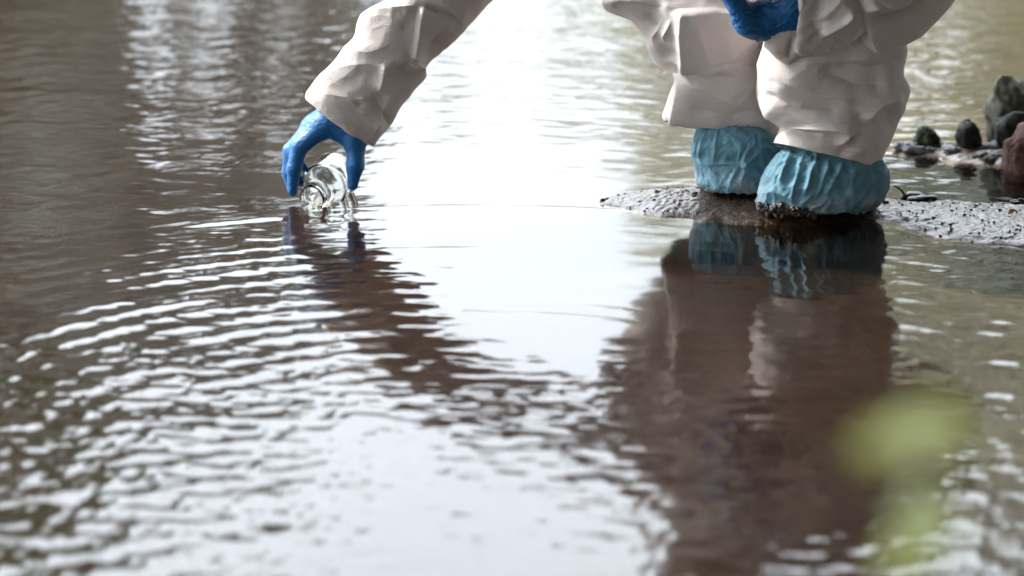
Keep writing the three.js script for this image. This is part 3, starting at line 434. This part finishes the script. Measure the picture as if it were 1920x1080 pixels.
mesh('tread_patch', patchOf(coverF.geometry, (y) => 1311, 309, (y) => 1389 - (y - 309) * 0.25, 362, 0.0012, 62), treadMat, coverF);
{
  const r = rng(5), lumps = [], pos = coverN.geometry.attributes.position, cand = [];
  for (let i = 0; i < pos.count; i++) { const p = V().fromBufferAttribute(pos, i), [x, y] = proj(p); const k = (x - 1424) / 110; if (k > 0 && k < 1 && y > 384 + 16 * k - 10 * (r() ** 3) && V().fromBufferAttribute(coverN.geometry.attributes.normal, i).dot(FWD) < 0) cand.push(p); }
  for (let i = 0; i < 190 && cand.length; i++) { const p = cand[Math.floor(r() * cand.length)], s = 0.002 + 0.0045 * r() * r(), g = new THREE.IcosahedronGeometry(s, 1); g.scale(1 + r(), 0.7 + 0.5 * r(), 1 + r()).rotateY(r() * 6).rotateZ(r() * 6).translate(p.x, p.y, p.z); lumps.push(g); }
  if (lumps.length) { const m = mesh('mud', mergeGeometries(lumps), M.mud, coverN); m.userData.kind = 'stuff'; }
}

// ------------------------------------------------------------------ the sample bottle
{
  const a = P(585, 371, -0.070), b = P(633, 326, -0.19), dir = a.clone().sub(b).normalize(), L = a.distanceTo(b);
  const t = thing('glass_bottle', 'clear glass sample bottle held by the gloved hand, its mouth dipping into the water', 'bottle', b);
  t.quaternion.setFromUnitVectors(V(0, 1, 0), dir);
  const R = 0.0465, N = 0.0235, out = [[0, 0], [R * 0.8, 0], [R * 0.96, 0.003], [R, 0.010], [R, L * 0.50], [R * 0.985, L * 0.56], [R * 0.9, L * 0.64], [R * 0.74, L * 0.71], [N * 1.15, L * 0.77], [N, L * 0.80], [N, L * 0.86]], w = 0.0026;
  const inner = [[N - w, L], [N - w, L * 0.80], [N - w * 0.6, L * 0.775], [R * 0.72 - w, L * 0.70], [R * 0.88 - w, L * 0.635], [R - w, L * 0.54], [R - w, 0.012], [R * 0.8 - w, 0.006], [0, 0.006]];
  const prof = [...out, [N, L * 0.885], [N + 0.0035, L * 0.89], [N + 0.0042, L * 0.905], [N + 0.0035, L * 0.92], [N, L * 0.925], [N, L * 0.955], [N + 0.003, L * 0.96], [N + 0.0042, L * 0.975], [N + 0.003, L * 0.993], [N, L * 1.0], ...inner].map(([x, y]) => new THREE.Vector2(Math.max(x, 0), y));
  mesh('bottle_wall', new THREE.LatheGeometry(prof, 72), M.glass, t);
}

// ------------------------------------------------------------------ stones, pebbles, litter
function stoneGeo(seed, sx, sy, sz, rough = 0.25, detail = 4) {
  let g = new THREE.IcosahedronGeometry(1, Math.round(detail * 3)); g.deleteAttribute('uv'); g.deleteAttribute('normal'); g = mergeVertices(g, 1e-4); const p = g.attributes.position;
  for (let i = 0; i < p.count; i++) { const v = V().fromBufferAttribute(p, i), k = 1 + rough * noise(v.x * 1.2 + seed, v.y * 1.2, v.z * 1.2) * 1.6 + rough * 0.4 * noise(v.x * 4 + seed, v.y * 4, v.z * 4) + rough * 0.12 * noise(v.x * 13, v.y * 13 + seed, v.z * 13); v.multiplyScalar(k); p.setXYZ(i, v.x * sx, v.y * sy, v.z * sz); }
  g.computeVertexNormals(); g.setAttribute('uv', new THREE.Float32BufferAttribute(Array.from({ length: p.count * 2 }, (_, i) => { const k = i >> 1; return i % 2 ? p.getY(k) * 9 : (p.getX(k) + p.getZ(k) * 0.8) * 9; }), 2)); return g;
}
const mottled = (a, b, rough) => { const t = noiseTexture(256, (u, v, i, j) => { const k = clamp(0.5 + 0.8 * noise(u * 9, v * 9, 2) + 0.5 * noise(u * 30, v * 30, 4) + 0.2 * (rngHash(i, j) - 0.5), 0, 1); return [0, 1, 2].map((c) => lerp(a[c], b[c], k)); }, true); return std(1, 1, 1, rough, { map: t, bumpMap: scaled(sandGrain, 2), bumpScale: 0.002 }); };
const moss = mottled([22, 27, 18], [70, 84, 44], 0.8), darkStone = mottled([18, 19, 16], [44, 46, 36], 0.6), paleStone = mottled([70, 70, 54], [112, 108, 86], 0.75), redStone = mottled([96, 66, 54], [140, 104, 88], 0.7), wetStone = mottled([92, 96, 98], [160, 164, 168], 0.18);
function stone(px, py, w, h, d, seed, mat, label, name = 'stone', cat = 'stone', group, sink = 0.3) {
  const base = G(px, py), o = mesh(name, stoneGeo(seed, w / 2, h / 2 / (1 - sink * 0.5), d / 2), mat); o.position.set(base.x, h / 2 * (1 - sink), base.z - d * 0.3); o.rotation.y = seed; return tag(o, label, cat, group);
}
stone(1738, 280, 0.062, 0.045, 0.05, 1.3, moss, 'small moss green stone among wet pebbles nearest the trouser leg');
stone(1815, 284, 0.050, 0.064, 0.045, 2.7, darkStone, 'upright dark mossy stone standing in the water between two pale pebbles');
{
  const t = thing('boulder', 'large stone with pale rounded back and black mossy face at the right edge', 'boulder', G(1900, 282));
  const a = mesh('stone_back', stoneGeo(4.1, 0.050, 0.078, 0.055), paleStone, t); a.position.set(0.0, 0.06, -0.06); const b = mesh('mossy_face', stoneGeo(6.2, 0.046, 0.048, 0.045), darkStone, t); b.position.set(0.008, 0.034, 0.0);
}
stone(1916, 325, 0.080, 0.095, 0.06, 8.8, redStone, 'reddish brown rounded rock cut by the right edge of the frame', 'rock', 'rock');
const pebbles = [[1692, 282, 0.03], [1708, 286, 0.035], [1722, 287, 0.026], [1757, 281, 0.022], [1764, 274, 0.02], [1776, 276, 0.02], [1792, 281, 0.022], [1786, 290, 0.034], [1836, 285, 0.022], [1846, 281, 0.024], [1858, 284, 0.03], [1868, 278, 0.028], [1700, 277, 0.02], [1745, 286, 0.022], [1840, 300, 0.03], [1856, 305, 0.026], [1872, 298, 0.03]];
const ORD = ['first', 'second', 'third', 'fourth', 'fifth', 'sixth', 'seventh', 'eighth', 'ninth', 'tenth', 'eleventh', 'twelfth', 'thirteenth', 'fourteenth', 'fifteenth', 'sixteenth', 'last'];
pebbles.sort((a, b) => a[0] - b[0]).forEach(([x, y, s], i) => stone(x, y, s * 1.25, s * 0.55, s, 10 + i * 1.7, i % 4 === 1 ? paleStone : wetStone, `${i % 4 === 1 ? 'olive' : 'grey'} ${s < 0.024 ? 'small' : 'flat'} wet pebble, ${ORD[i]} from the left in the row behind the sand bar`, 'pebble', 'pebble', 'pebbles in the row of stones behind the sand bar', 0.2));
// leaf litter and dark crumbs on the bar
function leafBlade(l, w, bend, curl) { return grid(10, 6, (u, v) => { const t = u, ww = w * Math.sin(Math.PI * clamp(t, 0.0, 1) ** 0.8) * (v - 0.5), x = (t - 0.5) * l; return [x, bend * (1 - (2 * t - 1) ** 2) + curl * (2 * v - 1) ** 2, ww]; }, (u, v) => [u, v]); }
{
  const base = G(1716, 377), t = thing('leaf_litter', 'dark clump of wet dead leaves with a green sprig beside the shoe', 'leaf litter', base);
  const r = rng(9);
  for (let i = 0; i < 8; i++) { const o = mesh('dead_leaf', leafBlade(0.026 + 0.02 * r(), 0.016 + 0.006 * r(), 0.003 + 0.004 * r(), -0.002), M.dark, t); o.position.set((r() - 0.42) * 0.055, 0.002 + 0.009 * r(), (r() - 0.5) * 0.03); o.rotation.set((r() - 0.5) * 0.5, r() * 6, (r() - 0.5) * 0.5); }
  for (let i = 0; i < 7; i++) { const o = mesh('crumb', stoneGeo(60 + i, 0.004 + 0.006 * r(), 0.004 + 0.004 * r(), 0.005 + 0.005 * r(), 0.5, 1), M.dark, t); o.position.set((r() - 0.4) * 0.05, 0.004, (r() - 0.5) * 0.025); }
  const sprigMat = std(0.045, 0.075, 0.025, 0.6, { side: THREE.DoubleSide });
  const c = new THREE.CatmullRomCurve3([V(-0.02, 0.012, 0.01), V(-0.03, 0.024, 0.005), V(-0.042, 0.03, 0)]); mesh('sprig', new THREE.TubeGeometry(c, 10, 0.0022, 6), sprigMat, t);
  M.dark.side = THREE.DoubleSide;
}
{
  const p = G(1897, 419), t = mesh('fallen_leaf', leafBlade(0.017, 0.011, 0.004, 0.002), std(0.5, 0.22, 0.03, 0.5, { side: THREE.DoubleSide })); t.position.set(p.x, barHeight(p.x, p.z) + 0.004, p.z); t.rotation.set(0.5, 0.4, 0.2); tag(t, 'small yellow-orange fallen leaf on the wet sand at right', 'leaf');
}
[[1131, 379, 7, 'small dark crumb at the left tip of the sand bar'], [1270, 356, 9, 'dark dirt crumb on the top edge of the sand bar left of the far shoe'], [1248, 360, 8, 'dark elongated dirt crumb left end of the bar crest'], [1232, 373, 6, 'dark crumb in the middle of the left sand bar'], [1301, 382, 5, 'tiny dark crumb right of centre on the left bar'], [1302, 379, 6, 'dark crumb just left of the dark wet sand'], [1160, 372, 4, 'tiny crumb near the left end of the bar'], [1908, 392, 14, 'dark lump of debris on the bar at the right edge'], [1660, 393, 7, 'dark crumb touching the heel of the near shoe']].forEach(([x, y, s, label], i) => {
  const p = G(x, y), o = mesh('dirt_crumb', stoneGeo(30 + i, s * 0.0009, s * 0.00045, s * 0.0006, 0.4, 2), M.dark); o.position.set(p.x, Math.max(0.001, barHeight(p.x, p.z)) + 0.001, p.z); tag(o, label, 'dirt');
});

{
  const r = rng(404), g = [], a = stoneGeo(90, 0.0022, 0.0014, 0.002, 0.5, 0.34), shapes3 = [a, stoneGeo(93, 0.0014, 0.0012, 0.0018, 0.5, 0.34), stoneGeo(97, 0.0036, 0.0016, 0.0024, 0.5, 0.34)];
  for (let i = 0; i < 420; i++) { const q = G(1130 + 800 * r(), 345 + 125 * r()); if (inOutline(barLine, q.x, q.z) < 0.002) continue; g.push(shapes3[Math.floor(r() * 3)].clone().scale(0.6 + r() * 0.7, 1, 0.6 + 0.7 * r()).rotateY(r() * 6).translate(q.x, barHeight(q.x, q.z) + 0.0012, q.z)); }
  tag(mesh('grit', mergeGeometries(g), M.mud), 'dark wet grit scattered over the sand bar', null, null, 'stuff');
}

// ------------------------------------------------------------------ blurred plant close to the lens
{
  const at = (px, py, d) => { const r = ray(px, py).normalize(); return r.multiplyScalar(d).add(EYE); };
  const root = at(1690, 1500, 1.2); const gy = bedHeight(root.x, root.z); root.y = Math.max(gy, 0);
  const t = thing('leafy_sprig', 'out-of-focus green leafy plant close to the lens at bottom right', 'plant', root);
  const l = (p) => p.clone().sub(root), top = at(1735, 800, 1.26), stemMat = std(0.10, 0.13, 0.03, 0.6), leafM = std(0.60, 0.66, 0.34, 0.95, { transmission: 0.6, thickness: 0, side: THREE.DoubleSide }), oldM = std(0.44, 0.47, 0.14, 0.95, { transmission: 0.7, thickness: 0, side: THREE.DoubleSide });
  mesh('stem', new THREE.TubeGeometry(new THREE.CatmullRomCurve3([V(0, -0.03, 0), l(at(1690, 1180, 1.21)), l(at(1715, 960, 1.24)), l(top)]), 24, 0.0016, 6), stemMat, t);
  for (const [px, py, len, wid, turn, tilt, m] of [[1735, 975, 0.052, 0.036, 1.35, 0.9, leafM], [1722, 812, 0.042, 0.026, 0.5, 0.9, leafM], [1655, 838, 0.040, 0.022, 0.6, 0.7, oldM], [1800, 835, 0.034, 0.02, -0.5, 0.8, leafM], [1690, 1058, 0.040, 0.024, 1.3, 0.8, oldM], [1765, 790, 0.03, 0.016, -0.2, 0.8, oldM]]) {
    const o = mesh('leaf', leafBlade(len * 0.74, wid * 0.74, 0.004, 0.003), m, t); o.position.copy(l(at(px, py, 1.24))); o.rotation.set(tilt, 0, 0); o.rotateY(turn);
  }
}
renderer.render(scene, camera);
